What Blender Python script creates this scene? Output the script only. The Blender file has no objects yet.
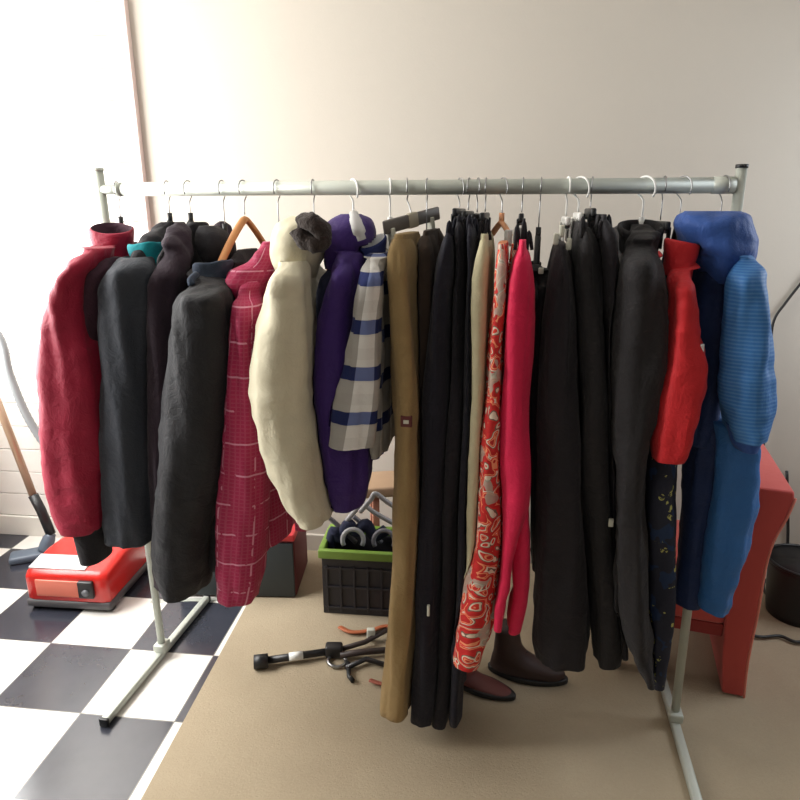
import bpy, bmesh, math, random
from mathutils import Vector, Matrix, noise

# ------------------------------------------------------------------ camera, world, lights, exposure
scn = bpy.context.scene
COL = scn.collection
CAM_H, PITCH, FPX = 1.5, math.radians(16.4), 640.0
cam_d = bpy.data.cameras.new('camera'); cam_d.sensor_width = 36.0; cam_d.lens = 36.0*FPX/800.0
cam_d.clip_start = 0.05
cam = bpy.data.objects.new('camera', cam_d); COL.objects.link(cam)
cam.location = (0, 0, CAM_H); cam.rotation_euler = (math.radians(90) - PITCH, 0, 0)
scn.camera = cam
vs = scn.view_settings
vs.view_transform = 'Standard'; vs.look = 'None'; vs.gamma = 1.0; vs.use_curve_mapping = False
vs.exposure = 0.0
w = bpy.data.worlds.new('daylight'); scn.world = w; w.use_nodes = True
w.node_tree.nodes['Background'].inputs[0].default_value = (0.80, 0.90, 1.0, 1)
w.node_tree.nodes['Background'].inputs[1].default_value = 0.7

ROOM_ROT = math.radians(-6.5)
def RM(x, y, z=0.0):
    c, s = math.cos(ROOM_ROT), math.sin(ROOM_ROT)
    return Vector((x*c - y*s, x*s + y*c, z))
def area(name, loc, aim, sx, sy, power, col):
    l = bpy.data.lights.new(name, 'AREA'); l.shape = 'RECTANGLE'; l.size = sx; l.size_y = sy
    l.energy = power; l.color = col
    o = bpy.data.objects.new(name, l); COL.objects.link(o); o.location = loc
    o.rotation_euler = (Vector(aim) - Vector(loc)).to_track_quat('-Z', 'Y').to_euler()
    return o
# daylight through the windows in the left and right walls, plus an added rear fill
area('daylight_left', RM(-2.33, 1.70, 1.55), RM(0, 1.85, 0.75), 1.5, 1.4, 135, (1.0, 0.99, 0.96))
area('fill_rear', RM(0.3, -2.47, 1.6), RM(0.3, 0, 1.3), 1.8, 1.2, 3, (1.0, 0.97, 0.95))  # added fill from behind the camera for the fronts of the clothes
area('daylight_right', RM(2.07, 1.95, 1.75), RM(0.9, 1.9, 0.6), 0.8, 0.9, 20, (0.85, 0.92, 1.0))

# ------------------------------------------------------------------ helpers: pixels to places
CP, SP = math.cos(PITCH), math.sin(PITCH)
CAM = Vector((0, 0, CAM_H))
def ray(u, v):
    x = (u-400)/FPX; y = -(v-400)/FPX
    return Vector((x, CP + y*SP, -SP + y*CP))
def G(u, v, z=0.0):
    r = ray(u, v); return CAM + r*((z-CAM_H)/r.z)
def WY(u, v, y):
    r = ray(u, v); return CAM + r*(y/r.y)
RR = math.radians(-10.8)                        # the rack stands turned, its right end nearer
RA = Vector((math.cos(RR), math.sin(RR), 0)); RB = Vector((-math.sin(RR), math.cos(RR), 0))
R0 = Vector((-0.835, 1.91, 0))                  # foot of the left post
def RK(s, d, z): return R0 + RA*s - RB*d + Vector((0, 0, z))
def P(u, v, d):                                 # pixel -> (s, z) on the upright plane d in front of the rail
    r = ray(u, v); t = (RB.dot(R0 - CAM) - d)/RB.dot(r)
    p = CAM + r*t; return (p - R0).dot(RA), p.z
def lin(c):
    return tuple(((x/255)/12.92 if x/255 <= .04045 else ((x/255+.055)/1.055)**2.4) for x in c) + (1.0,)

# ------------------------------------------------------------------ helpers: objects
def ob(name, mesh, mat=None, parent=None, smooth=True):
    o = bpy.data.objects.new(name, mesh); COL.objects.link(o)
    if mat is not None and not mesh.materials: mesh.materials.append(mat)
    if smooth:
        for p in mesh.polygons: p.use_smooth = True
    if parent: o.parent = parent
    return o
def thing(name, label, cat, loc=(0, 0, 0), rz=0.0, group=None):
    o = bpy.data.objects.new(name, None); COL.objects.link(o); o.empty_display_size = .05
    o.location = loc; o.rotation_euler = (0, 0, rz); o['label'] = label; o['category'] = cat
    if group: o['group'] = group
    return o
def tag(o, label, cat, group=None):
    o['label'] = label; o['category'] = cat
    if group: o['group'] = group
    return o
def struct(o): o['kind'] = 'structure'; return o
def mesh_of(bm, name):
    m = bpy.data.meshes.new(name); bm.normal_update(); bm.to_mesh(m); bm.free(); return m
def box(bm, c, s, rot=None, bev=0.0):
    r = bmesh.ops.create_cube(bm, size=1.0)
    M = Matrix.Translation(c) @ (rot if rot else Matrix()) @ Matrix.Diagonal((s[0], s[1], s[2], 1))
    bmesh.ops.transform(bm, matrix=M, verts=r['verts'])
    if bev:
        es = list({e for v in r['verts'] for e in v.link_edges})
        bmesh.ops.bevel(bm, geom=es, offset=bev, segments=3, profile=.5, affect='EDGES')
def boxes(name, lst, mat, parent=None, bev=0.0, smooth=False):
    bm = bmesh.new()
    for c, s in lst: box(bm, Vector(c), s, None, bev)
    return ob(name, mesh_of(bm, name), mat, parent, smooth)
def catmull(pts, k):
    P_ = [pts[0]] + list(pts) + [pts[-1]]; out = []
    for i in range(1, len(P_)-2):
        a, b, c, d = P_[i-1], P_[i], P_[i+1], P_[i+2]
        for j in range(k):
            t = j/k
            out.append(tuple(.5*(2*b[q] + (c[q]-a[q])*t + (2*a[q]-5*b[q]+4*c[q]-d[q])*t*t
                                 + (-a[q]+3*b[q]-3*c[q]+d[q])*t**3) for q in range(len(b))))
    out.append(tuple(pts[-1])); return out
def tube_bm(bm, pts, rad, seg=10, smooth_k=0, flat=1.0, ridge=0.0):
    if smooth_k: pts = catmull([tuple(p) for p in pts], smooth_k)
    pts = [Vector(p) for p in pts]; rings = []
    up = Vector((0.123, 0.31, 0.94)).normalized(); prev = None
    for i, p in enumerate(pts):
        t = (pts[min(i+1, len(pts)-1)] - pts[max(i-1, 0)]).normalized()
        a = (prev - t*prev.dot(t)) if prev is not None else up.cross(t)
        if a.length < 1e-5: a = Vector((1, 0, 0)).cross(t)
        a.normalize(); b = t.cross(a); prev = a
        r = rad[i*len(rad)//len(pts)] if isinstance(rad, (list, tuple)) else rad
        if ridge: r *= 1 + ridge*(1 if i % 2 else -1)
        rings.append([bm.verts.new(p + a*r*math.cos(2*math.pi*k/seg) + b*r*flat*math.sin(2*math.pi*k/seg)) for k in range(seg)])
    for i in range(len(rings)-1):
        for k in range(seg):
            bm.faces.new((rings[i][k], rings[i][(k+1) % seg], rings[i+1][(k+1) % seg], rings[i+1][k]))
    bm.faces.new(rings[0][::-1]); bm.faces.new(rings[-1])
def tube(name, pts, rad, mat, parent=None, seg=10, k=0, flat=1.0, ridge=0.0):
    bm = bmesh.new(); tube_bm(bm, pts, rad, seg, k, flat, ridge)
    return ob(name, mesh_of(bm, name), mat, parent)
def prism(name, poly, y0, y1, mat, parent=None, bev=0.0, axis='y'):
    bm = bmesh.new()
    mk = (lambda a, b, c: Vector((a, c, b))) if axis == 'y' else ((lambda a, b, c: Vector((c, a, b))) if axis == 'x' else (lambda a, b, c: Vector((a, b, c))))
    A = [bm.verts.new(mk(p[0], p[1], y0)) for p in poly]; B = [bm.verts.new(mk(p[0], p[1], y1)) for p in poly]
    n = len(poly)
    bm.faces.new(A); bm.faces.new(B[::-1])
    for i in range(n): bm.faces.new((A[i], B[i], B[(i+1) % n], A[(i+1) % n]))
    bmesh.ops.recalc_face_normals(bm, faces=bm.faces)
    if bev: bmesh.ops.bevel(bm, geom=list(bm.edges), offset=bev, segments=3, profile=.5, affect='EDGES', clamp_overlap=True)
    return ob(name, mesh_of(bm, name), mat, parent, smooth=bool(bev))

# ------------------------------------------------------------------ materials
class NT:
    def __init__(s, name, rough=.6, spec=.5, metal=0.0):
        s.m = bpy.data.materials.new(name); s.m.use_nodes = True; s.t = s.m.node_tree; s.n = s.t.nodes
        s.b = s.n['Principled BSDF']; s.b.inputs['Roughness'].default_value = rough
        s.b.inputs['Specular IOR Level'].default_value = spec; s.b.inputs['Metallic'].default_value = metal
    def link(s, a, b): s.t.links.new(a, b)
    def val(s, sock, v):
        if hasattr(v, 'is_output'): s.link(v, sock)
        else: sock.default_value = v
    def math(s, op, a, b=0.0, c=0.0):
        q = s.n.new('ShaderNodeMath'); q.operation = op
        s.val(q.inputs[0], a); s.val(q.inputs[1], b); s.val(q.inputs[2], c); return q.outputs[0]
    def mix(s, f, a, b):
        q = s.n.new('ShaderNodeMix'); q.data_type = 'RGBA'
        s.val(q.inputs[0], f); s.val(q.inputs[6], a); s.val(q.inputs[7], b); return q.outputs[2]
    def uv(s):
        q = s.n.new('ShaderNodeUVMap'); q.uv_map = 'UVMap'; sp = s.n.new('ShaderNodeSeparateXYZ')
        s.link(q.outputs[0], sp.inputs[0]); return q.outputs[0], sp.outputs[0], sp.outputs[1]
    def obj(s):
        q = s.n.new('ShaderNodeTexCoord'); return q.outputs['Object']
    def noise(s, vec, scale, detail=3, rough=.55, dist=0.0):
        q = s.n.new('ShaderNodeTexNoise'); q.inputs['Scale'].default_value = scale
        q.inputs['Detail'].default_value = detail; q.inputs['Roughness'].default_value = rough
        q.inputs['Distortion'].default_value = dist
        if vec is not None: s.link(vec, q.inputs['Vector'])
        return q.outputs[0]
    def ramp(s, f, stops, const=False):
        q = s.n.new('ShaderNodeValToRGB'); s.link(f, q.inputs[0]); e = q.color_ramp.elements
        if const: q.color_ramp.interpolation = 'CONSTANT'
        while len(e) < len(stops): e.new(.5)
        for i, (p, c) in enumerate(stops): e[i].position = p; e[i].color = c
        return q.outputs[0]
    def bump(s, h, strength=.3, dist=.01):
        q = s.n.new('ShaderNodeBump'); q.inputs['Strength'].default_value = strength
        q.inputs['Distance'].default_value = dist; s.link(h, q.inputs['Height'])
        s.link(q.outputs[0], s.b.inputs['Normal'])
    def color(s, c): s.val(s.b.inputs['Base Color'], c)
    def stripe(s, x, period, width, off=0.0):       # 1 inside a stripe
        return s.math('LESS_THAN', s.math('FRACT', s.math('ADD', s.math('DIVIDE', x, period), off)), width)

def plain(name, rgb, rough=.5, metal=0.0, spec=.5, var=.06, scale=30):
    t = NT(name, rough, spec, metal); c = lin(rgb)
    f = t.noise(t.obj(), scale, 4)
    t.color(t.mix(f, tuple(x*(1-var) for x in c[:3])+(1,), tuple(min(1, x*(1+var)) for x in c[:3])+(1,)))
    return t.m
def fabric(name, rgb, rough=.85, sheen=.05, var=.16, wr=.35):
    t = NT(name, rough, .25); c = lin(rgb)
    o = t.obj(); f = t.noise(o, 14, 4)
    t.color(t.mix(f, tuple(x*(1-var) for x in c[:3])+(1,), tuple(min(1, x*(1+var)) for x in c[:3])+(1,)))
    t.b.inputs['Sheen Weight'].default_value = sheen; t.b.inputs['Sheen Roughness'].default_value = .6
    t.bump(t.math('ADD', t.noise(o, 22, 5, .6, .6), t.math('MULTIPLY', t.noise(o, 260, 2), .12)), wr, .02)
    return t.m
M = {}
M['crimson'] = fabric('crimson nylon', (150, 22, 52), .6)
M['plum'] = fabric('dark plum lining', (66, 40, 52))
M['slate'] = fabric('slate nylon', (50, 54, 62), .7)
M['turquoise'] = fabric('turquoise lining', (24, 140, 150))
M['black'] = fabric('black cotton', (34, 32, 36))
M['aubergine'] = fabric('aubergine nylon', (46, 34, 44))
M['soft_black'] = fabric('soft black nylon', (32, 32, 36), .65)
M['navy'] = fabric('navy nylon', (36, 40, 62))
M['bluegrey'] = fabric('blue grey fleece', (50, 60, 76))
M['cream'] = fabric('cream down nylon', (206, 198, 172), .7, wr=.25)
M['fur'] = fabric('dark brown pile', (50, 40, 36), .95, .1, .4, 1.0)
M['purple'] = fabric('purple nylon', (58, 32, 104), .6)
M['white_cloth'] = fabric('white cloth', (225, 225, 225))
M['olive'] = fabric('olive beige cotton', (148, 124, 84), .9)
M['brown'] = fabric('dark brown cotton', (62, 50, 42), .9)
M['ink'] = fabric('ink navy cotton', (27, 27, 38), .8)
M['night'] = fabric('black navy cotton', (26, 24, 31), .8)
M['sand'] = fabric('pale sand cotton', (190, 182, 150), .9)
M['pink'] = fabric('hot pink nylon', (214, 30, 76), .6)
M['coal'] = fabric('coal nylon', (31, 28, 33), .75)
M['soot'] = fabric('soot nylon', (34, 32, 34), .75)
M['red'] = fabric('bright red nylon', (196, 36, 42), .6)
M['blue'] = fabric('royal blue nylon', (48, 82, 150), .55)
M['bluelight'] = fabric('sky blue nylon', (48, 102, 164), .55)
M['bluedark'] = fabric('deep blue nylon', (28, 46, 86), .6)
M['metal'] = plain('satin grey metal', (188, 192, 182), .42, .25, .5, .05)
M['wire'] = plain('steel wire', (150, 150, 150), .3, .9)
M['white_plastic'] = plain('white plastic', (232, 232, 228), .4)
M['black_plastic'] = plain('black plastic', (26, 26, 28), .45)
M['wood'] = plain('honey wood', (206, 142, 84), .5, var=.2, scale=12)
M['peach'] = plain('peach plastic', (226, 160, 116), .5)
M['grey_plastic'] = plain('grey plastic', (96, 98, 102), .45)
M['label'] = plain('pale label', (205, 205, 190), .8)

def plaid_burgundy():
    t = NT('burgundy plaid nylon', .6, .25); uv, x, y = t.uv()
    o = t.obj(); n = t.noise(o, 16, 3)
    base = t.mix(t.noise(o, 9, 3), lin((150, 26, 66)), lin((172, 44, 84)))
    brk = t.math('GREATER_THAN', n, .46); brk2 = t.math('GREATER_THAN', t.noise(o, 21, 2), .5)
    h = t.math('MULTIPLY', t.stripe(y, .088, .055), brk); v = t.math('MULTIPLY', t.stripe(x, .075, .05, .3), brk2)
    fine = t.math('MULTIPLY', t.math('MAXIMUM', t.stripe(y, .011, .3), t.stripe(x, .012, .3)), .07)
    f = t.math('MAXIMUM', t.math('MULTIPLY', t.math('MAXIMUM', h, v), .62), fine)
    t.color(t.mix(f, base, lin((226, 170, 190)))); t.bump(t.noise(o, 24, 4), .3, .02)
    return t.m
def gingham():
    t = NT('blue white checked flannel', .9, .2); uv, x, y = t.uv(); o = t.obj()
    hb = t.stripe(y, .112, .30, .01); hg = t.stripe(y, .056, .5, .1)
    vb = t.math('MULTIPLY', t.math('LESS_THAN', t.math('FRACT', t.math('ADD', t.math('DIVIDE', x, .092), .42)), .66), 1.0)
    c = t.mix(t.math('MULTIPLY', hg, .25), lin((222, 220, 216)), lin((190, 188, 184)))
    c = t.mix(t.math('MULTIPLY', vb, .8), c, lin((146, 142, 136)))
    c2 = t.mix(vb, lin((104, 116, 160)), lin((36, 44, 88)))
    t.color(t.mix(hb, c, c2)); t.bump(t.noise(o, 24, 4), .3, .02)
    return t.m
def paisley():
    t = NT('red paisley cotton', .8, .25); uv, x, y = t.uv(); o = t.obj()
    q = t.n.new('ShaderNodeTexVoronoi'); q.inputs['Scale'].default_value = 24
    dist = t.n.new('ShaderNodeVectorMath'); dist.operation = 'ADD'
    nn = t.n.new('ShaderNodeTexNoise'); nn.inputs['Scale'].default_value = 12; t.link(uv, nn.inputs['Vector'])
    sc = t.n.new('ShaderNodeVectorMath'); sc.operation = 'SCALE'; t.link(nn.outputs['Color'], sc.inputs[0]); sc.inputs['Scale'].default_value = .09
    t.link(uv, dist.inputs[0]); t.link(sc.outputs[0], dist.inputs[1]); t.link(dist.outputs[0], q.inputs['Vector'])
    d = q.outputs['Distance']
    c = t.ramp(t.math('FRACT', t.math('MULTIPLY', d, 2.3)),
               [(0, lin((196, 44, 44))), (.34, lin((236, 150, 110))), (.46, lin((222, 60, 50))), (.58, lin((226, 206, 186))),
                (.74, lin((120, 96, 84))), (.84, lin((206, 48, 48)))], True)
    g = t.math('GREATER_THAN', t.noise(uv, 9, 2), .6)
    t.color(t.mix(t.math('MULTIPLY', g, .75), c, lin((176, 170, 156)))); t.bump(t.noise(o, 24, 4), .25, .02)
    return t.m
def striped_blue():
    t = NT('striped blue nylon', .55, .3); uv, x, y = t.uv(); o = t.obj()
    s = t.stripe(y, .0085, .45)
    base = t.mix(t.noise(o, 10, 3), lin((46, 102, 168)), lin((58, 118, 182)))
    t.color(t.mix(t.math('MULTIPLY', s, .4), base, lin((104, 150, 198)))); t.bump(t.noise(o, 24, 4), .25, .02)
    return t.m
def floral():
    t = NT('navy floral cotton', .8, .25); uv, x, y = t.uv(); o = t.obj()
    q = t.n.new('ShaderNodeTexVoronoi'); q.inputs['Scale'].default_value = 36; t.link(uv, q.inputs['Vector'])
    n = t.noise(uv, 60, 3, .7)
    spot = t.math('MULTIPLY', t.math('LESS_THAN', q.outputs['Distance'], .34), t.math('GREATER_THAN', n, .52))
    few = t.math('MULTIPLY', spot, t.math('GREATER_THAN', t.noise(uv, 14, 1), .47))
    base = t.mix(t.math('GREATER_THAN', t.noise(uv, 18, 2), .58), lin((38, 40, 52)), lin((34, 50, 78)))
    t.color(t.mix(few, base, lin((178, 174, 96)))); t.bump(t.noise(o, 24, 4), .25, .02)
    return t.m
M['plaid'] = plaid_burgundy(); M['gingham'] = gingham(); M['paisley'] = paisley(); M['striped'] = striped_blue(); M['floral'] = floral()

# ------------------------------------------------------------------ the room
def plaster(name, rgb, var=.03):
    t = NT(name, .9, .2); o = t.obj(); c = lin(rgb)
    t.color(t.mix(t.noise(o, 2.2, 4), tuple(x*(1-var) for x in c[:3])+(1,), tuple(min(1, x*(1+var)) for x in c[:3])+(1,)))
    t.bump(t.noise(o, 90, 4), .08, .005); return t.m
def checker_floor():
    t = NT('checkered floor tile', .22, .8); q = t.n.new('ShaderNodeTexCoord'); sp = t.n.new('ShaderNodeSeparateXYZ')
    t.link(q.outputs['Object'], sp.inputs[0])
    S = .306
    c0 = G(51, 643); cx = c0.x*math.cos(-ROOM_ROT) - c0.y*math.sin(-ROOM_ROT); cy = c0.x*math.sin(-ROOM_ROT) + c0.y*math.cos(-ROOM_ROT)
    a = t.math('DIVIDE', t.math('SUBTRACT', sp.outputs[0], cx), S); b = t.math('DIVIDE', t.math('SUBTRACT', sp.outputs[1], cy), S)
    par = t.math('FLOORED_MODULO', t.math('ADD', t.math('FLOOR', a), t.math('FLOOR', b)), 2.0)
    n = t.noise(q.outputs['Object'], 7, 5, .6)
    wh = t.mix(n, lin((214, 212, 206)), lin((240, 238, 232))); bk = t.mix(n, lin((40, 42, 50)), lin((58, 60, 70)))
    col = t.mix(par, wh, bk)
    def near(f): return t.math('LESS_THAN', t.math('ABSOLUTE', t.math('SUBTRACT', t.math('FRACT', t.math('ADD', f, .5)), .5)), .006)
    col = t.mix(t.math('MAXIMUM', near(a), near(b)), col, lin((120, 118, 112)))
    t.color(col)
    t.val(t.b.inputs['Roughness'], t.math('ADD', .12, t.math('MULTIPLY', n, .16)))
    t.bump(t.noise(q.outputs['Object'], 5, 2), .05, .01); return t.m
WALL = plaster('warm grey plaster', (198, 191, 180)); WHITE_PAINT = plain('white painted board', (238, 234, 228), .5, var=.02)
XL, XR, YB, YR, ZC = -2.25, 2.0, 2.59, -2.4, 2.6
def room(name, lst, mat, bev=0.0):
    o = boxes(name, lst, mat, None, bev); o.rotation_euler = (0, 0, ROOM_ROT); return struct(o)
room('floor', [(((XL+XR)/2, .095, -.05), (XR-XL+.2, 5.2, .1))], checker_floor())
room('ceiling', [(((XL+XR)/2, .095, ZC+.05), (XR-XL+.2, 5.2, .1))], plaster('ceiling white', (235, 233, 228)))
room('wall_back', [(((XL+XR)/2, YB+.05, ZC/2), (XR-XL+.2, .1, ZC))], WALL)
DIM = plaster('muted taupe plaster', (150, 142, 136))  # unseen rear and right walls, toned darker to cut bounced light
def holed(name, axis, pos, lo, hi, wlo, whi, z0, z1, out):
    # a wall with one window opening: four boxes round the hole
    lst = []
    for a0, a1, b0, b1 in ((lo, wlo, 0, ZC), (whi, hi, 0, ZC), (wlo, whi, 0, z0), (wlo, whi, z1, ZC)):
        c, s = (a0+a1)/2, a1-a0
        lst.append((((pos+out*.05), c, (b0+b1)/2), (.1, s, b1-b0)) if axis == 'x' else ((c, pos+out*.05, (b0+b1)/2), (s, .1, b1-b0)))
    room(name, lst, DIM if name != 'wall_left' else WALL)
holed('wall_left', 'x', XL, YR, YB, .95, 2.45, .85, 2.25, -1)
holed('wall_right', 'x', XR, YR, YB, 1.5, 2.4, 1.25, 2.3, 1)
holed('wall_rear', 'y', YR, XL, XR, -.6, 1.2, 1.0, 2.2, -1)  # unseen rear opening, added for the fill light
def wframe(n, axis, pos, lo, hi, z0, z1):
    m = (lo+hi)/2; lst = []
    for a, b, c, d in ((lo, lo+.05, z0, z1), (hi-.05, hi, z0, z1), (lo+.05, hi-.05, z0, z0+.05), (lo+.05, hi-.05, z1-.05, z1), (m-.02, m+.02, z0+.05, z1-.05)):
        cc = ((a+b)/2, (c+d)/2)
        lst.append(((pos, cc[0], cc[1]), (.05, b-a, d-c)) if axis == 'x' else ((cc[0], pos, cc[1]), (b-a, .05, d-c)))
    room('window_%d' % n, lst, WHITE_PAINT)
wframe(1, 'x', XL-.05, .95, 2.45, .85, 2.25); wframe(2, 'y', YR-.05, -.6, 1.2, 1.0, 2.2); wframe(3, 'x', XR+.05, 1.5, 2.4, 1.25, 2.3)  # the rear frame is unseen, added around the fill opening
def to_room(p):
    c, s = math.cos(-ROOM_ROT), math.sin(-ROOM_ROT); return Vector((p.x*c - p.y*s, p.x*s + p.y*c, p.z))
def on_back(u, v, off=0.0):
    r = ray(u, v); n = RM(0, 1); t = (YB - off)/n.dot(r); return to_room(CAM + r*t)
xe = on_back(146, 250).x                        # where the white panelling ends
planks = []
for k in range(22):
    z0 = .10 + k*.1135
    if z0 + .11 > ZC: break
    planks.append((((XL + xe)/2, YB-.009, z0+.0555), (xe - XL, .018, .1105)))
room('trim_1', planks, WHITE_PAINT, .003)
room('trim_2', [((xe+.018, YB-.014, ZC/2), (.036, .028, ZC))], plain('pale pink painted post', (226, 206, 200), .5, var=.02), .004)
room('baseboard_back_left', [(((XL + xe)/2, YB-.026, .05), (xe-XL, .016, .10))], plain('white skirting', (228, 224, 216), .5, var=.02), .003)
room('baseboard_back_right', [(((XR + xe)/2+.018, YB-.008, .04), (XR-xe-.036, .016, .08))], WALL, .003)

# carpet lying over the tiles on the right
def carpet_mat():
    t = NT('beige carpet pile', .95, .1); o = t.obj(); n = t.noise(o, 160, 4, .7)
    big = t.noise(o, 3, 3); c = t.mix(big, lin((162, 147, 124)), lin((186, 172, 147)))
    t.color(t.mix(t.math('MULTIPLY', n, .35), c, lin((132, 114, 94)))); t.bump(n, .5, .006); return t.m
e0, e1 = to_room(G(196, 699)), to_room(G(247, 605)); dx = (e1.x-e0.x)/(e1.y-e0.y)
car = [(e0.x + dx*(-1.0-e0.y), -1.0), (XR-.02, -1.0), (XR-.02, YB-.02), (e0.x + dx*(YB-.02-e0.y), YB-.02)]
cp = prism('carpet', car, .0003, .0034, carpet_mat(), axis='z'); cp.rotation_euler = (0, 0, ROOM_ROT)
tag(cp, 'beige short pile carpet covering the right part of the floor', 'carpet')
tb = [to_room(G(150, 603)), to_room(G(297, 603))]
bx = prism('edge_strip', [(tb[0].x, tb[0].y), (e1.x-.006, tb[1].y), (e1.x-.006, tb[1].y+.02), (tb[0].x, tb[0].y+.02)], .0003, .0032, M['metal'], axis='z', bev=.0008)
bx.rotation_euler = (0, 0, ROOM_ROT); tag(bx, 'thin pale metal strip lying across the floor tiles behind the rack foot', 'floor strip')

# ------------------------------------------------------------------ the rack
RAIL_Z = P(400, 187.5, 0)[1]
S_L = 0.0; S_R = P(739, 187, 0)[0]
rack = thing('clothes_rack', 'long grey metal clothes rack with T shaped feet, full of coats and trousers', 'clothes rack', R0, RR)
s_in = P(118, 187, 0)[0]
tube('rail', [(s_in, 0, RAIL_Z), (S_R-.01, 0, RAIL_Z)], .0185, M['metal'], rack, 20)
tube('inner_rail', [(S_L-.008, 0, RAIL_Z), (s_in+.02, 0, RAIL_Z)], .0135, M['metal'], rack, 16)
tube('rail_sleeve', [(s_in-.004, 0, RAIL_Z), (s_in+.016, 0, RAIL_Z)], .0195, M['metal'], rack, 16)
tube('rail_sleeve', [(S_R-.06, 0, RAIL_Z), (S_R-.012, 0, RAIL_Z)], .0198, M['metal'], rack, 16)
for s, lean, top in ((S_L, 0.0, P(97, 171, 0)[1]), (S_R, .03, P(740, 168, 0)[1])):
    tube('post', [(s+lean, 0, .028), (s + (-.014 if s < .5 else 0), 0, top)], .0125, M['metal'], rack, 16)
    x_ = s + (-.014 if s < .5 else 0); tube('post_cap', [(x_, 0, top), (x_, 0, top+.008)], .0142, M['black_plastic'] if s > .5 else M['metal'], rack, 16)
    f = boxes('foot', [((s+lean, 0, .016), (.026, .66, .024))], M['metal'], rack, .006, True)
    boxes('foot_bracket', [((s+lean, 0, .04), (.04, .05, .03))], M['metal'], rack, .006, True)
    for y in (-.33, .33): boxes('end_cap', [((s+lean, y, .015), (.029, .012, .027))], M['black_plastic'], rack, .003, True)

# ------------------------------------------------------------------ cloth shapes
def sgn(x): return -1 if x < 0 else 1
def loft(rows, N=40, K=7, n=2.3, fold=.004, crease=.003, seed=0, hem=True, cap_top=True, origin=(0, 0, 0), open_bottom=None, th0=0.0):
    """rows (s, d, z, hs, hd) from top to bottom -> cloth mesh in the thing's own frame"""
    rows = catmull(rows, K)
    so = Vector((seed*3.17, seed*1.31, seed*.77)); vs_, L = [], []; run = 0.0
    prevc = None
    for (s, d, z, hs, hd) in rows:
        hs, hd = max(hs, .002), max(hd, .002)
        c = Vector((s, -d, z)); run += (c-prevc).length if prevc is not None else 0.0; prevc = c
        ring = []
        for k in range(N):
            th = 2*math.pi*k/N + math.pi/2 + th0
            cx, sy = math.cos(th), math.sin(th)
            p = Vector((hs*sgn(cx)*abs(cx)**(2/n), hd*sgn(sy)*abs(sy)**(2/n), 0)); q = c + p
            a = fold*(1.5*noise.noise(Vector((q.x*20, q.y*20, q.z*2.4)) + so) + .9*noise.noise(Vector((q.x*42, q.y*42, q.z*4.5)) - so))
            r1 = 1-2*abs(noise.noise(Vector((q.x*7, q.y*7, q.z*17 + 4*q.y)) + so*1.7))
            r2 = noise.noise(Vector((q.x*22, q.y*22, q.z*34)) - so)
            a += crease*(.45*r1 + .4*r2)
            a *= min(1.0, min(hs, hd)/.02)
            dirv = Vector((p.x/(hs*hs), p.y/(hd*hd), 0)); dirv.normalize()
            ring.append(q + dirv*a)
        vs_.append(ring); L.append(run)
    if hem:
        for sc, dz in ((.985, -.0006), (.93, .0), (.88, .012), (.82, .03)):
            last = rows[-1]; c = Vector((last[0], -last[1], last[2]))
            vs_.append([c + (p-c)*sc + Vector((0, 0, dz)) for p in vs_[len(rows)-1]]); L.append(run - dz)
    bm = bmesh.new(); ul = bm.loops.layers.uv.new('UVMap'); O = Vector(origin)
    V = [[bm.verts.new(p - O) for p in ring] for ring in vs_]
    per = [0.0]
    mid = vs_[len(rows)//2]
    for k in range(N): per.append(per[-1] + (mid[(k+1) % N]-mid[k]).length)
    for i in range(len(V)-1):
        for k in range(N):
            k2 = (k+1) % N
            f = bm.faces.new((V[i][k], V[i+1][k], V[i+1][k2], V[i][k2]))
            for lp, uvc in zip(f.loops, ((per[k], -L[i]), (per[k], -L[i+1]), (per[k+1], -L[i+1]), (per[k+1], -L[i]))): lp[ul].uv = uvc
    if cap_top: bm.faces.new(V[0])
    bm.faces.new(V[-1][::-1])
    bmesh.ops.recalc_face_normals(bm, faces=bm.faces)
    return mesh_of(bm, 'cloth')
def px(rows, d, hd):
    """pixel rows (v, left, right[, d, hd]) -> loft rows on the plane d in front of the rail"""
    out = []
    for r in rows:
        dd = r[3] if len(r) > 3 else d; h = r[4] if len(r) > 4 else hd
        a = P(r[1], r[0], dd)[0]; b = P(r[2], r[0], dd)[0]
        hs = (b-a)/2*.95; hq = h if h else max(.7*hs, .02)
        za = P(r[1], r[0], dd + .85*hq)[1]; zb = P(r[2], r[0], dd + .85*hq)[1]
        out.append(((a+b)/2, dd, (za+zb)/2, hs, h if h else max(.7*hs, .02)))
    return out
def torus_loft(rows, N=36, seed=0, origin=(0, 0, 0), tilt=0.0, amp=.004, n=2.2, ts=0.0):
    """a ring of cloth (collar): rows (s, d, z, hs, hd) run up outside and down inside; tilt lowers the front"""
    bm = bmesh.new(); V = []; O = Vector(origin); so = Vector((seed*2.1, seed, 0))
    for (s, d, z, hs, hd) in catmull(rows, 4):
        ring = []
        for k in range(N):
            th = 2*math.pi*k/N; cx, sy = math.cos(th), math.sin(th)
            p = Vector((s + hs*sgn(cx)*abs(cx)**(2/n), -d + hd*sgn(sy)*abs(sy)**(2/n), z))
            p.z -= tilt*(-(p.y + d)); p.z += ts*(p.x - s)
            nn = noise.noise(p*24 + so)*amp + noise.noise(p*9 - so)*amp
            ring.append(bm.verts.new(p + Vector((cx, sy, .6))*nn - O))
        V.append(ring)
    for i in range(len(V)-1):
        for k in range(N): bm.faces.new((V[i][k], V[i][(k+1) % N], V[i+1][(k+1) % N], V[i+1][k]))
    bmesh.ops.recalc_face_normals(bm, faces=bm.faces)
    return mesh_of(bm, 'collar')

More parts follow.
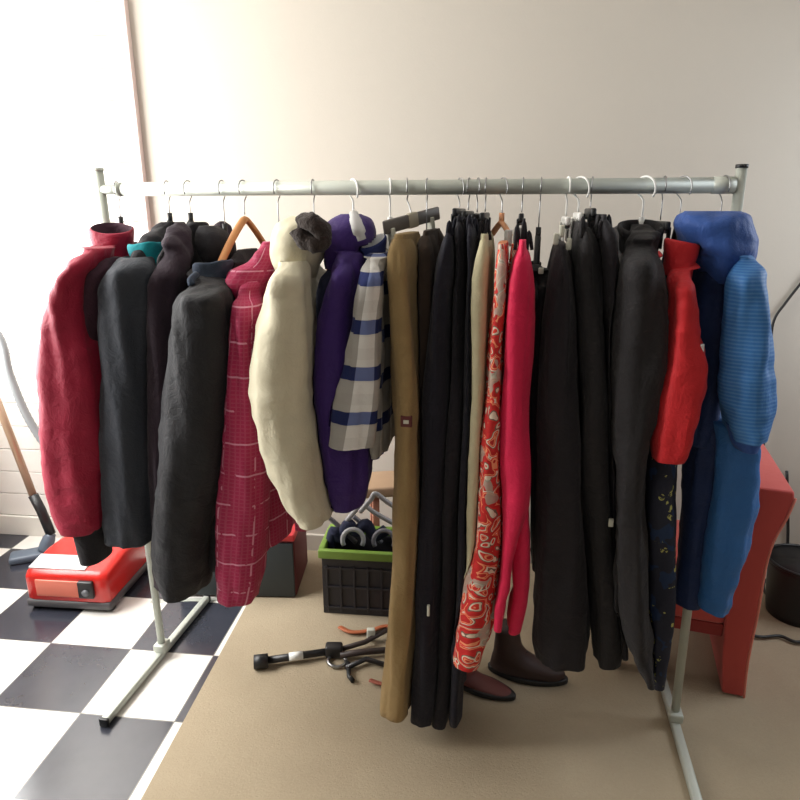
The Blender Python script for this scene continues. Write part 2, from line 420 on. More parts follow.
# ------------------------------------------------------------------ hangers
def hanger(u, label, kind='black', drop=.06, rot=0.0, slope=.085, half=.19, group='hangers on the rail', turn=False, tilt=0.0, barh=.02):
    """u: where the hook crosses the rail. The hook's neck is `drop` under the rail's centre"""
    s0 = P(u, 187, 0)[0]
    wood = kind == 'wood'
    hm = {'black': M['black_plastic'], 'wood': M['wood'], 'white': M['white_plastic'], 'peach': M['peach'], 'clip': M['grey_plastic'], 'clipblack': M['black_plastic'], 'clipwhite': M['white_plastic']}[kind]
    zb = RAIL_Z - drop
    t = thing('clothes_hanger', label, 'hanger', RK(s0, 0, zb), RR + (rot if turn else 0.0), group)
    R = .0224/math.cos(min(abs(rot), 1.0)); pts = []; zc = drop - (R - .0218)
    for k in range(11):
        a = math.radians(-35 + 215*k/10)
        pts.append((0, -R*math.cos(a), zc + R*math.sin(a)))
    pts += [(0, R*.9, drop-.012), (0, .004, drop-.03), (0, 0, drop-.042), (0, 0, 0)]
    if not turn: pts = [(-math.sin(rot)*p[1], math.cos(rot)*p[1], p[2]) for p in pts]
    tube('hook', pts, .0017 if kind not in ('white', 'clipwhite') else .0026, M['wire'] if kind not in ('white', 'clipwhite') else hm, t, 8, 3)
    if kind.startswith('clip'):
        b = boxes('bar', [((0, 0, -.012), (.012, half*2, barh))], hm, t, .004, True)
        if tilt: b.rotation_euler = (tilt, 0, 0)
        for y in (-half*.72, half*.72):
            c = boxes('clip', [((-.008, y, -.04), (.005, .03, .05)), ((.008, y, -.04), (.005, .03, .05))], hm, t, .002, True)
            tube('spring', [(-.01, y, -.026), (.01, y, -.026)], .004, M['wire'], c, 8)
    else:
        pts = []
        for k in range(13):
            x = -1 + k/6.0; pts.append((0, x*half, -.012 - slope*abs(x)**1.25))
        r = .0085 if not wood else .011
        tube('shoulder_arm', pts, r, hm, t, 10, 3, .75)
        if wood: tube('trouser_bar', [(0, -half*.9, -.012-slope*.86), (0, half*.9, -.012-slope*.86)], .005, hm, t, 8)
        else: tube('neck', [(0, 0, -.02), (0, 0, .012)], .007, hm, t, 10)
    return t

# ------------------------------------------------------------------ garments
def jacket(name, label, cat, hu, body_m, hs, vtop, vbot, sleeve, d, sleeve_m=None, hd_s=None, hd_b=.225, collar=None, cuff=None,
           rear=True, seed=1, fold=.005, crease=.004, s_off=0.0, body_rows=None, group='jackets on the rack', neck=(.022, .03), over=None):
    s0 = P(hu, 187, 0)[0] + s_off
    zt = P(hu, vtop, 0)[1]; zb = P(hu, vbot, hd_b)[1]
    t = thing(name, label, cat, RK(s0, 0, zb), RR, group); O = (s0, 0, zb)
    H = zt - zb
    rows = [(s0, 0, zt, neck[0], neck[1]), (s0, 0, zt-.014, max(neck[0], hs*.6), .06), (s0, 0, zt-.035, max(neck[0], hs*.72), .115), (s0, 0, zt-.07, hs*.85, .18), (s0, 0, zt-.12, hs, hd_b*.93),
            (s0, 0, zt-.30*H-.05, hs, hd_b), (s0, 0, zt-.6*H, hs*1.02, hd_b), (s0, 0, zb+.05, hs, hd_b), (s0, 0, zb, hs*.86, hd_b*.95)]
    if body_rows: rows = body_rows(s0, zt, zb)
    ob('body', loft(rows, 56, 7, 2.6, fold*1.3, crease, seed, origin=O, cap_top=False), body_m, t)
    sm = sleeve_m or body_m
    rs = px(sleeve, d, hd_s)
    f = rs[0]; zn = P(hu, over[1], over[0])[1] if over else zt
    pre = [(s0, over[0] if over else .095, zn + (.004 if over else -.012), .022, .035)]
    if not over: pre.append((s0*.66 + f[0]*.34, d*.56, zt*.68 + f[2]*.32, max(.024, f[3]*.85), .045))
    if f[1] > .14 and not over: pre.append((s0*.3 + f[0]*.7, d*.74, zt*.36 + f[2]*.64, max(.026, f[3]*.9), .05))
    q0 = pre[0]; pre.insert(0, (q0[0], q0[1]-.006, q0[2]+.012, .007, .012))
    rs = pre + rs
    ob('sleeve', loft(rs, 40, 8, 2.15, fold, crease*1.5, seed+7, origin=O), sm, t)
    if rear:
        rr = [(s0 + (r[0]-s0)*.35, -d*.88, r[2], min(r[3], hs*1.05), r[4]) for r in rs]
        ob('sleeve', loft(rr, 32, 6, 2.15, fold, crease*1.5, seed+9, origin=O), sm, t)
    if cuff:
        ob('cuff', loft(px(cuff[0], d, hd_s and hd_s*.8), 32, 6, 2.1, .001, .001, seed, origin=O), cuff[1], t)
    return t, O, s0, zt
def collar(t, O, s, z, hs, hd, h, m, lining=None, tilt=.25, seed=3, d=0.0, flare=1.12, thick=.010, name='collar', amp=.004, ts=0.0):
    rows = [(s, d, z-.03, hs*.96, hd*1.0), (s, d, z, hs, hd), (s, d, z+h*.6, hs*flare, hd*1.02), (s, d, z+h, hs*flare, hd), (s, d, z+h+.004, hs*flare-thick*.5, hd-thick*.5)]
    c = ob(name, torus_loft(rows + ([] if lining else [(s, d, z+h*.8, hs*flare-thick, hd-thick), (s, d, z-.01, hs-thick, hd-thick)]), 36, seed, O, tilt, amp, 2.2, ts), m, t)
    if lining:
        rows2 = [(s, d, z+h+.004, hs*flare-thick*.5, hd-thick*.5), (s, d, z+h*.8, hs*flare-thick, hd-thick), (s, d, z-.02, hs*.9-thick, hd-thick)]
        l = ob('lining', torus_loft(rows2, 36, seed, O, tilt, amp, 2.2, ts), lining, c)
    return c
def trousers(name, label, hu, m, rows, d, hd=.085, seed=1, rear=True, waist_m=None, fold=.005, crease=.003, group='trousers on the rack', split=None, gap=None, cat='trousers', rear_shift=0.0, wv=26):
    """rows: front leg by pixel rows; the other leg hangs behind it"""
    s0 = P(hu, 187, 0)[0]
    rs = px(rows, d, hd); zb = rs[-1][2]; O = (s0, 0, zb)
    t = thing(name, label, cat, RK(s0, 0, zb), RR, group)
    taper = lambda i, k: 1.0
    rs = [(a, dd, z, h, q*(.72 if i == 0 else (1.0 if i < len(rs)*.55 else .86))) for i, (a, dd, z, h, q) in enumerate(rs)]
    ob('leg', loft(rs, 40, 8, 2.6, fold, crease, seed, origin=O), m, t)
    if rear:
        rr = [(a + rear_shift, dd - 2.0*hd, z + .006, h*.96, q) for (a, dd, z, h, q) in rs]
        ob('leg', loft(rr, 36, 7, 2.6, fold, crease, seed+4, origin=O), m, t)
    a, dd, z, h, q = rs[0]
    dc = dd - hd if rear else dd; hw = (hd*1.78 if rear else hd)
    ob('waistband', loft([(a, dc, z+.012, h*.9, hw*.86), (a, dc, z+.006, h*1.06, hw*.92), (a, dc, z-.03, h*1.1+.002, hw)], 40, 5, 3, .001, .0015, seed, origin=O), waist_m or m, t)
    return t, O, s0

def hood(t, O, rows, d, m, trim=None, trim_m=None, seed=3, crease=.005):
    h = ob('hood', loft(px(rows, d, None), 40, 8, 2.1, .006, crease, seed, hem=False, origin=O), m, t)
    if trim:
        bm = bmesh.new()
        pts = [Vector(RK(*(lambda a: (a[0], q[2], a[1]))(P(q[0], q[1], q[2])))) for q in trim]
        inv = (Matrix.Translation(t.location) @ Matrix.Rotation(RR, 4, 'Z')).inverted()
        pts = [inv @ p for p in pts]
        tube_bm(bm, pts, .021, 14, 6)
        for v in bm.verts:
            v.co += Vector((noise.noise(v.co*60), noise.noise(v.co*60+Vector((9, 0, 0))), noise.noise(v.co*60+Vector((0, 9, 0)))))*.007
        ob('hood_trim', mesh_of(bm, 'trim'), trim_m, h)
def loops(t, O, tips, vb, m):
    """thin pointed cloth loops standing up from a waistband to the hanger clips"""
    for u, v, d in tips:
        a = P(u, v, d); b = P(u-2, vb, d); c = P(u+3, vb, d)
        pts = [Vector((b[0], -d, b[1])), Vector((a[0], -d+.004, a[1])), Vector((c[0], -d+.008, c[1]))]
        tube('hanging_loop', [p - Vector(O) for p in pts], .0042, m, t, 8, 5)
def clip_bar(hu, u0, v0, u1, v1, d, label):
    s0 = P(hu, 187, 0)[0]; a = P(u0, v0, d); b = P(u1, v1, d)
    t = thing('clothes_hanger', label, 'hanger', RK(s0, 0, RAIL_Z-.06), RR, 'hangers on the rail')
    L = lambda q, dd: Vector((q[0]-s0, -dd, q[1]-(RAIL_Z-.06)))
    m = (L(a, d) + L(b, d-.16))/2 + Vector((0, .0, 0))
    R = .0224; pts = []
    for k in range(11):
        q = math.radians(-35 + 215*k/10); pts.append((.2*R*math.cos(q), -R*math.cos(q), .06 + R*math.sin(q)))
    pts += [(0, R*.9, .048), (0, .0, .03), (m.x*.3, m.y*.3, .02), (m.x, m.y, m.z+.01)]
    tube('hook', pts, .0019, M['wire'], t, 8, 3)
    A, B = L(a, d), L(b, d-.16)
    ax = (B-A).normalized(); rot = Matrix((ax, Vector((0, 0, 1)).cross(ax).normalized(), ax.cross(Vector((0, 0, 1)).cross(ax).normalized()))).transposed().to_4x4()
    bm = bmesh.new(); box(bm, m, ((B-A).length, .012, .034), rot, .004); ob('bar', mesh_of(bm, 'bar'), plain('dim grey plastic', (112, 106, 100), .5), t)
    bm = bmesh.new(); box(bm, m, (.035, .016, .038), rot, .004); ob('bar_sleeve', mesh_of(bm, 'bs'), plain('beige plastic', (176, 166, 146), .5), t)
    for f in (.14, .86):
        p = A.lerp(B, f) - Vector((0, 0, .03)); bm = bmesh.new(); box(bm, p, (.014, .02, .05), rot, .003); ob('clip', mesh_of(bm, 'clip'), M['label'], t)
# --- 1 crimson jacket
hanger(117, 'grey hanger hook nearest the left post, inside the crimson jacket', 'black', .085, .2, half=.055)
t, O, s, zt = jacket('jacket', 'crimson jacket with black ribbed cuff, leftmost garment on the rack', 'jacket', 118, M['plum'], .045, 242, 505,
    [(250, 93, 110, .19, .045), (264, 80, 101, .22), (285, 66, 90), (312, 53, 87), (340, 48, 93), (370, 46, 104), (440, 46, 107), (490, 53, 108), (520, 62, 107), (537, 71, 106)], .24,
    M['crimson'], .07, cuff=([(531, 77, 106), (548, 81, 108), (566, 87, 109)], M['black']), seed=1, fold=.008)
ob('side_panel', loft(px([(258, 100, 118, .17, .03), (275, 90, 112), (300, 84, 106), (335, 88, 105), (365, 96, 105), (420, 100, 106)], .2, .05), 32, 6, 2.2, .006, .003, 41, origin=O), M['plum'], t)
collar(t, O, s+.012, P(118, 248, .07)[1], .052, .05, .05, M['crimson'], M['plum'], .25, 2, d=.07, ts=-.12)
bm = bmesh.new(); a = P(121, 234, .03); box(bm, Vector((a[0], -.026, a[1])) - Vector(O), (.05, .004, .042)); ob('label', mesh_of(bm, 'label'), M['label'], t)
# --- 2 slate jacket
hanger(167, 'black hanger holding the slate jacket with turquoise lining', 'black', .075, .1, half=.055)
t, O, s, zt = jacket('jacket', 'slate grey jacket with turquoise collar lining, next to the crimson jacket', 'jacket', 166, M['black'], .04, 222, 515,
    [(258, 124, 150, .18, .045), (272, 114, 153), (295, 107, 155), (320, 104, 155), (400, 103, 153), (470, 103, 155), (520, 107, 158), (547, 111, 158)], .215,
    M['slate'], .065, seed=2, fold=.008, over=(.15, 262))
collar(t, O, P(146, 250, .14)[0], P(146, 261, .14)[1], .039, .034, .042, M['turquoise'], None, -.02, 4, d=.14, ts=.12, amp=.006)
a = P(169, 245, .09); bm = bmesh.new(); bmesh.ops.create_uvsphere(bm, u_segments=16, v_segments=10, radius=1)
bmesh.ops.transform(bm, matrix=Matrix.Translation(Vector((a[0], -.09, a[1])) - Vector(O)) @ Matrix.Diagonal((.017, .02, .011, 1)), verts=bm.verts); ob('inner_lining', mesh_of(bm, 'il'), M['white_cloth'], t)
# --- 3 aubergine black
hanger(188, 'black hanger holding the dark aubergine coat', 'black', .075, -.1, half=.055)
t, O, s, zt = jacket('coat', 'dark aubergine coat squeezed between the slate jacket and the long black coat', 'coat', 192, M['black'], .020, 222, 575,
    [(255, 168, 190, .15, .04), (276, 157, 186), (300, 151, 184), (380, 151, 183), (460, 153, 184), (540, 157, 188), (592, 161, 190)], .19,
    M['aubergine'], .06, seed=3, fold=.008)
hood(t, O, [(226, 202, 214, .05, .03), (233, 199, 224, .05, .05), (245, 199, 230, .05, .06), (258, 203, 230, .05, .05), (268, 208, 226, .05, .03)], .05, M['black'], None, None, 31, .006)
# --- 4 long black coat with blue grey collar
hanger(222, 'dark hanger inside the long black coat with blue grey collar', 'black', .105, .0, half=.055)
t, O, s, zt = jacket('coat', 'long black coat with a blue grey collar, left of the burgundy plaid coat', 'coat', 220, M['soft_black'], .045, 252, 575,
    [(286, 195, 228, .22, .05), (298, 188, 231), (315, 182, 233), (350, 174, 234), (420, 168, 232), (480, 164, 226), (520, 160, 215), (560, 158, 208), (590, 163, 206), (603, 170, 204)], .25,
    M['soft_black'], .085, seed=4, fold=.009, over=(.17, 274))
collar(t, O, P(214, 270, .16)[0], P(214, 282, .16)[1], .038, .05, .045, M['bluegrey'], M['black'], -.05, 6, d=.16, ts=.2, amp=.009)
a = P(196, 279, .24); inv = (Matrix.Translation(t.location) @ Matrix.Rotation(RR, 4, 'Z')).inverted()
tube('toggle', [inv @ RK(a[0], .235, a[1]+.01), inv @ RK(a[0]-.002, .262, a[1]), inv @ RK(a[0]+.002, .266, a[1]-.012)], .009, M['bluegrey'], t, 12, 3)
# --- wooden hanger
hanger(243, 'honey coloured wooden hanger with a sloping shoulder, left of the burgundy plaid coat', 'wood', .068, -.14, slope=.13, half=.15, turn=True)
s0 = P(243, 187, 0)[0]; zb = P(236, 420, .15)[1]
vs2 = ob('vest', loft([(s0, 0, P(241, 250, .05)[1], .014, .05), (s0, 0, P(240, 260, .1)[1], .022, .11), (s0, 0, P(240, 272, .12)[1], .026, .15), (s0, 0, P(240, 330, .12)[1], .022, .17), (s0, 0, zb, .02, .17)], 40, 8, 2.4, .006, .003, 44, origin=(s0, 0, zb)), M['coal'])
vs2.location = RK(s0, 0, zb); vs2.rotation_euler = (0, 0, RR); tag(vs2, 'black vest on the wooden hanger, between the long black coat and the burgundy plaid coat', 'vest', None)
# --- 5 burgundy plaid
hanger(277, 'wooden hanger holding the burgundy plaid coat', 'wood', .10, -.1, half=.055)
t, O, s, zt = jacket('coat', 'burgundy coat with broken pale plaid lines', 'coat', 272, M['plaid'], .034, 262, 556,
    [(296, 238, 258, .2, .04), (316, 236, 262), (370, 232, 264), (430, 228, 268), (480, 224, 270), (540, 220, 268), (590, 220, 262), (606, 223, 256)], .24,
    M['plaid'], .06, seed=5, fold=.008)
hood(t, O, [(242, 266, 275, .10, .03), (251, 260, 278, .11, .05), (262, 251, 278, .12, .06), (274, 231, 276, .13, .07), (290, 230, 270, .14, .07), (306, 238, 262, .14, .04)], .12, M['plaid'], None, None, 51, .016)
# --- 6 cream
hanger(313, 'thin hanger hook above the hood of the cream jacket', 'black', .08, .1, half=.055)
t, O, s, zt = jacket('jacket', 'puffy cream jacket with a brown lined hood', 'jacket', 307, M['cream'], .03, 262, 470,
    [(262, 284, 305, .24, .05), (278, 276, 308), (300, 269, 309), (330, 261, 310), (375, 253, 310), (405, 252, 311), (430, 257, 314), (470, 269, 319), (500, 282, 322), (516, 290, 327), (528, 298, 331)], .285,
    M['cream'], .075, seed=6, fold=.008, crease=.004)
hood(t, O, [(216, 292, 312, .17, .03), (223, 281, 322, .17, .06), (238, 275, 327, .17, .085), (255, 274, 326, .17, .09), (268, 277, 320, .17, .085), (280, 284, 314, .16, .06)], .17, M['cream'],
     [(302, 224, .262), (312, 222, .275), (321, 229, .275), (323, 241, .27), (314, 244, .275), (304, 239, .27), (300, 231, .262)], M['fur'], 6)
# --- 7 purple
hanger(353, 'hanger hook above the purple jacket', 'white', .07, .7, half=.055)
t, O, s, zt = jacket('jacket', 'purple hooded jacket with navy body, right of the cream jacket', 'jacket', 349, M['navy'], .04, 240, 478,
    [(256, 342, 364, .17, .05), (275, 334, 362), (300, 325, 360), (340, 318, 358), (380, 317, 362), (440, 318, 370), (480, 321, 370), (500, 325, 366), (513, 331, 361)], .2,
    M['purple'], .07, seed=7, fold=.009)
hood(t, O, [(214, 342, 360, .12, .04), (221, 331, 371, .12, .07), (234, 324, 375, .12, .085), (250, 322, 373, .12, .085), (270, 328, 366, .12, .06)], .12, M['purple'], None, None, 8, .008)
tube('neck_label', [Vector((P(u, v, d)[0], -d, P(u, v, d)[1])) - Vector(O) for u, v, d in ((354, 214, .16), (356, 222, .205), (359, 231, .225), (362, 240, .225))], [.012, .015, .016, .011], plain('grey white lining', (186, 184, 182), .8), t, 14, 5, .8)
# --- 8 checked shirt
hanger(390, 'hook above the blue and white checked shirt', 'white', .085, .3, half=.055)
t, O, s, zt = jacket('shirt', 'blue, white and grey checked flannel shirt', 'shirt', 389, M['gingham'], .022, 246, 462,
    [(262, 367, 384, .23, .04), (278, 361, 386), (300, 356, 385), (330, 350, 382), (400, 339, 377), (440, 330, 374), (450, 328, 373)], .27,
    M['gingham'], .045, seed=8, crease=.003, fold=.009)
collar(t, O, s-.012, P(381, 255, .14)[1], .03, .05, .03, M['gingham'], M['white_cloth'], .3, 9, d=.14, ts=.3)
# --- 9 olive trousers on a tilted clip hanger
clip_bar(407, 384, 228, 430, 213, .10, 'grey clip hanger bar with a pale middle, tilted above the olive trousers')
t, O, s = trousers('trousers', 'olive beige trousers with a small dark red badge on the thigh', 409, M['olive'],
    [(240, 395, 409), (258, 392, 414), (300, 392, 415), (400, 396, 420), (440, 399, 419), (480, 398, 420), (550, 394, 420), (600, 390, 418), (650, 388, 415), (722, 382, 409)], .19, .075, 9, fold=.008)
a = P(406, 422, .272)
b_ = boxes('badge', [(Vector((a[0], -.266, a[1])) - Vector(O), (.028, .010, .028))], plain('dark red badge', (92, 34, 34), .6), t, .002, True)
boxes('badge_mark', [(Vector((a[0], -.272, a[1])) - Vector(O), (.013, .002, .009))], M['label'], b_)
hanger(427, 'dark clip hanger between the olive trousers and the ink navy trousers', 'clipblack', .11, .05, half=.03)
trousers('trousers', 'dark brown trousers just right of the olive trousers', 426, M['brown'],
    [(236, 424, 432), (250, 419, 437), (275, 417, 440), (330, 415, 438), (360, 417, 432), (400, 418, 427), (500, 417, 424), (600, 414, 420), (700, 408, 413), (712, 408, 412)], .10, .075, 10, fold=.008)
# --- 10-12 navy-black
for k, (hu, lab, m, rows, dd) in enumerate((
    (452, 'ink navy trousers with a pale tab near the hem, right of the brown trousers', 'ink', [(233, 448, 453), (245, 444, 456), (275, 436, 456), (310, 430, 452), (400, 426, 448), (500, 423, 445), (600, 418, 441), (728, 411, 434)], .17),
    (464, 'black trousers in the middle of the dark bunch, left of the pale sand trousers', 'night', [(222, 458, 464), (236, 456, 467), (270, 456, 468), (300, 452, 466), (400, 448, 466), (500, 445, 460), (600, 440, 458), (728, 433, 450)], .15),
    (476, 'black navy trousers touching the pale sand trousers on their left', 'ink', [(224, 468, 474), (238, 467, 478), (270, 468, 477), (300, 466, 476), (400, 465, 474), (500, 460, 471), (600, 457, 468), (728, 449, 461)], .16))):
    hanger(hu+8-k*3, ['dark clip hanger of the ink navy trousers', 'dark clip hanger of the black trousers in the bunch', 'dark clip hanger of the black navy trousers'][k], 'clipblack', .05+.006*k, (.5, -.1, .25)[k], half=.12)
    t, O, s = trousers('trousers', lab, hu, M[m], rows, dd, .075, 11+k, fold=.008)
    loops(t, O, [(449 + 10*k, 216+3*(k == 0)*2, dd+.05), (455+10*k, 219, dd+.02)], 236, M[m])
    if k == 0:
        a = P(429, 608, dd+.06); boxes('tab', [(Vector((a[0], -dd-.071, a[1])) - Vector(O), (.007, .008, .032))], M['label'], t, .001, True)
# --- 13 sand, 14 paisley, 15 pink
hanger(486, 'dark clip hanger of the pale sand trousers', 'clipblack', .06, 0, half=.12)
t, O, s = trousers('trousers', 'narrow pale sand trousers, left of the red paisley trousers', 485, M['sand'],
    [(240, 480, 489), (260, 477, 491), (300, 474, 490), (400, 472, 487), (480, 470, 485), (530, 468, 484), (580, 467, 482)], .19, .07, 15, fold=.007)
loops(t, O, [(481, 222, .2), (487, 220, .2)], 240, M['black'])
HP = hanger(503, 'peach and white clip hanger of the red paisley trousers', 'peach', .075, .5, slope=.03, half=.05, turn=True)
for u, v in ((496, 238), (506, 236)):
    q = P(u, v, .06); h_ = HP; boxes('clip', [((q[0]-P(503, 187, 0)[0], -.06, q[1]-h_.location.z), (.014, .02, .04))], M['white_plastic'], h_, .003, True)
trousers('trousers', 'red, cream and grey paisley patterned trousers', 502, M['paisley'],
    [(250, 497, 507), (270, 494, 509), (300, 492, 508), (350, 489, 504), (400, 487, 503), (450, 482, 502), (500, 479, 501), (560, 472, 498), (600, 464, 492), (640, 457, 488), (672, 453, 480)], .235, .06, 16, rear_shift=.03, fold=.007)
hanger(523, 'dark clip hanger of the hot pink trousers', 'clipblack', .062, 0, half=.12)
t, O, s = trousers('trousers', 'hot pink trousers, brightest garment in the middle of the rack', 521, M['pink'],
    [(246, 519, 526), (262, 514, 530), (300, 508, 534), (400, 504, 530), (500, 502, 528), (560, 500, 516), (590, 497, 513), (610, 494, 507), (632, 493, 503)], .24, .055, 17, rear=False, fold=.008)
ob('leg', loft(px([(480, 506, 528), (540, 510, 529), (590, 512, 528), (612, 508, 524), (634, 506, 519)], .205, .05), 36, 7, 2.4, .007, .003, 18, origin=O), M['pink'], t)
loops(t, O, [(517, 226, .24), (524, 221, .23), (529, 232, .22)], 250, M['black'])
# --- 16 black jacket behind the pink trousers
hanger(541, 'dark hanger inside the short black jacket behind the hot pink trousers', 'black', .11, 0, half=.055, slope=.1)
t, O, s, zt = jacket('jacket', 'short black jacket half hidden right behind the hot pink trousers', 'jacket', 540, M['soot'], .014, 262, 540,
    [(284, 536, 549, .1, .03), (300, 534, 547), (400, 531, 542), (500, 530, 541), (570, 530, 541)], .1, None, .05, seed=19, neck=(.012, .05), rear=False, hd_b=.14)
a = P(541, 271, .155); boxes('tab', [(Vector((a[0], -.15, a[1])) - Vector(O), (.012, .012, .014))], M['label'], t, .002, True)
# --- 17-19 black ski trousers
for k, (hu, kind, lab, m, rows, dd, hk) in enumerate((
    (566, 'clipwhite', 'wide black ski trousers on white clips, right of the hot pink trousers', 'coal', [(250, 556, 566), (266, 551, 571), (290, 546, 575), (330, 541, 577), (400, 537, 578), (500, 536, 581), (600, 534, 588), (650, 532, 589), (670, 535, 586)], .18, 568),
    (586, 'clipwhite', 'black trousers on a white hook, middle of the three black ski trousers', 'soot', [(228, 576, 588), (245, 573, 595), (280, 574, 599), (320, 577, 601), (400, 579, 604), (500, 582, 607), (600, 588, 616), (655, 589, 619), (669, 591, 617)], .16, 580),
    (602, 'clipblack', 'black trousers with a small white tab, left of the long black overcoat', 'coal', [(220, 598, 606), (236, 595, 615), (270, 599, 618), (320, 603, 618), (400, 606, 618), (500, 608, 620), (600, 613, 622), (660, 615, 624)], .15, 592))):
    hanger(hk, ['white clip hanger of the wide black ski trousers', 'white hooked clip hanger of the middle black trousers', 'dark clip hanger of the black trousers with a white tab'][k], kind, .07-.01*k, (.2, .75, -.1)[k], half=.10)
    t, O, s = trousers('trousers', lab, hu, M[m], rows, dd, .08, 20+k, fold=.009)
    if k: loops(t, O, [(577+18*k-12, 214+4*k, dd+.06), (589+10*k, 216, dd+.03)], 238, M[m])
    if k == 0:
        for (u, v) in ((556, 239), (562, 231), (569, 244), (564, 250)):
            a = P(u, v, .2); boxes('buckle', [(Vector((a[0], -.2, a[1])) - Vector(O), (.011, .02, .026))], M['label'], t, .003, True)
    if k == 2:
        a = P(611, 523, dd+.08); boxes('tab', [(Vector((a[0], -dd-.078, a[1])) - Vector(O), (.011, .008, .02))], M['label'], t, .001, True)
# --- 20 long black overcoat
hanger(645, 'white hook above the long black overcoat', 'white', .085, .75, half=.055)
t, O, s, zt = jacket('coat', 'long black overcoat left of the bright red jacket', 'coat', 642, M['soot'], .022, 224, 620,
    [(246, 626, 656, .17, .045), (264, 621, 664), (300, 617, 667), (370, 615, 664), (440, 614, 650), (480, 615, 645), (520, 615, 643), (560, 616, 645), (620, 618, 648), (650, 622, 650), (670, 629, 651), (686, 638, 652)], .23,
    None, .06, seed=24, fold=.009)
collar(t, O, s-.004, P(640, 238, .06)[1], .046, .065, .025, M['soot'], None, .2, 12, d=.06, amp=.006)
# --- 21 floral trousers
hanger(664, 'dark clip hanger of the navy floral trousers', 'clipblack', .08, .0, half=.10)
trousers('trousers', 'dark navy trousers with yellow flower pattern, hanging below the red jacket', 664, M['floral'],
    [(385, 662, 674, .1), (420, 654, 674, .14), (470, 646, 674, .17), (520, 642, 675, .19), (600, 642, 670, .19), (660, 642, 665, .19), (690, 646, 661, .19)], .15, .06, 25, fold=.008)
# --- 22 red jacket
hanger(683, 'hanger hook above the bright red jacket', 'black', .08, .6, half=.055)
t, O, s, zt = jacket('jacket', 'bright red jacket with a white edged collar, left of the blue snowsuit', 'jacket', 682, M['navy'], .014, 252, 440,
    [(272, 673, 690, .20, .04), (288, 670, 692), (305, 670, 694), (330, 668, 699), (355, 665, 706), (375, 660, 709), (400, 656, 706), (430, 652, 697), (450, 651, 686), (463, 651, 679)], .245,
    M['red'], .045, seed=26, fold=.007, over=(.17, 268))
collar(t, O, P(679, 260, .16)[0], P(679, 264, .16)[1], .0315, .04, .046, M['red'], M['white_cloth'], -.03, 13, d=.16, ts=-.22)
a, b, c_ = P(707, 345, .28), P(706, 357, .28), P(702, 369, .28)
tube('piping', [Vector((q[0]-.008, -.272, q[1])) - Vector(O) for q in (a, b, c_)], .005, M['white_cloth'], t, 8, 4)
# --- 23 blue snowsuit
hanger(724, 'hanger hook nearest the right post, inside the blue snowsuit', 'black', .08, .3, half=.055)
t, O, s, zt = jacket('snowsuit', 'blue snowsuit with hood and pale striped sleeve at the right end of the rack', 'snowsuit', 713, M['bluedark'], .05, 240, 450,
    [(262, 730, 756, .18, .045), (280, 724, 762), (310, 721, 768), (350, 719, 771), (400, 718, 772), (425, 722, 768), (444, 729, 760)], .22,
    M['striped'], .06, seed=27, hd_b=.17, fold=.008)
hood(t, O, [(211, 684, 738, .12, .05), (217, 676, 750, .12, .08), (232, 675, 755, .12, .1), (248, 683, 755, .12, .1), (262, 692, 752, .12, .09), (284, 702, 742, .12, .06)], .12, M['blue'], None, None, 28, .014)
ob('cuff', loft(px([(428, 724, 767), (440, 727, 762), (453, 733, 756)], .22, .045), 32, 6, 2, .004, .010, 3, origin=O), M['blue'], t)
ob('leg', loft(px([(425, 706, 758), (470, 706, 757), (520, 705, 753), (570, 701, 740), (600, 696, 731), (614, 694, 727)], .14, .06), 44, 8, 2.3, .010, .008, 29, origin=O), M['bluelight'], t)
ob('leg', loft(px([(425, 690, 722), (470, 684, 716), (520, 680, 712), (570, 676, 706), (609, 672, 698)], .10, .06), 40, 8, 2.2, .009, .006, 30, origin=O), M['bluedark'], t)

# ------------------------------------------------------------------ left: vacuum cleaner
g = G(70, 612); va = thing('vacuum_cleaner', 'red canister vacuum cleaner with silver top panel on the checkered tiles', 'vacuum cleaner', (g.x, g.y, 0), math.radians(-5))
RED = plain('red gloss plastic', (190, 34, 28), .25, var=.04); DG = plain('dark grey plastic', (70, 68, 70), .5); SILVER = plain('silver plastic', (206, 208, 208), .3, .3)
W_, H_, L_ = .335, .18, .36
prof = [(0, .045), (0, .152), (.018, .172), (.16, H_+.012), (.30, H_+.004), (L_, .12), (L_+.02, .06), (L_, .045)]
bm = bmesh.new(); sec = []
for x, k in ((-W_/2, .92), (-W_/2+.025, 1.0), (0, 1.02), (W_/2-.025, 1.0), (W_/2, .92)):
    sec.append([bm.verts.new((x, .18+(y-.18)*(.96 if abs(x) > W_/2-.01 else 1), .045+(z-.045)*k)) for y, z in prof])
for i in range(4):
    for j in range(len(prof)): bm.faces.new((sec[i][j], sec[i][(j+1) % len(prof)], sec[i+1][(j+1) % len(prof)], sec[i+1][j]))
bm.faces.new(sec[0]); bm.faces.new(sec[-1][::-1]); bmesh.ops.recalc_face_normals(bm, faces=bm.faces)
bmesh.ops.bevel(bm, geom=list(bm.edges), offset=.008, segments=2, profile=.5, affect='EDGES', clamp_overlap=True)
ob('housing', mesh_of(bm, 'housing'), RED, va)
boxes('base', [((0, .18, .032), (W_+.012, .37, .034))], DG, va, .012, True)
pnl = boxes('top_panel', [((0, 0, 0), (.23, .085, .008))], SILVER, va, .003, True); pnl.location = (-.04, .062, .181); pnl.rotation_euler = (math.radians(7), 0, 0)
boxes('front_panel', [((-.02, -.003, .105), (.20, .008, .07))], plain('faded coral plastic', (208, 112, 92), .4), va, .003, True)
so = boxes('hose_socket', [((.085, -.006, .108), (.06, .02, .072))], M['black_plastic'], va, .006, True)
tube('button', [(.088, -.014, .10), (.088, -.022, .10)], .014, M['grey_plastic'], so, 14)
boxes('handle', [((0, .22, .198), (.06, .16, .03))], RED, va, .012, True)
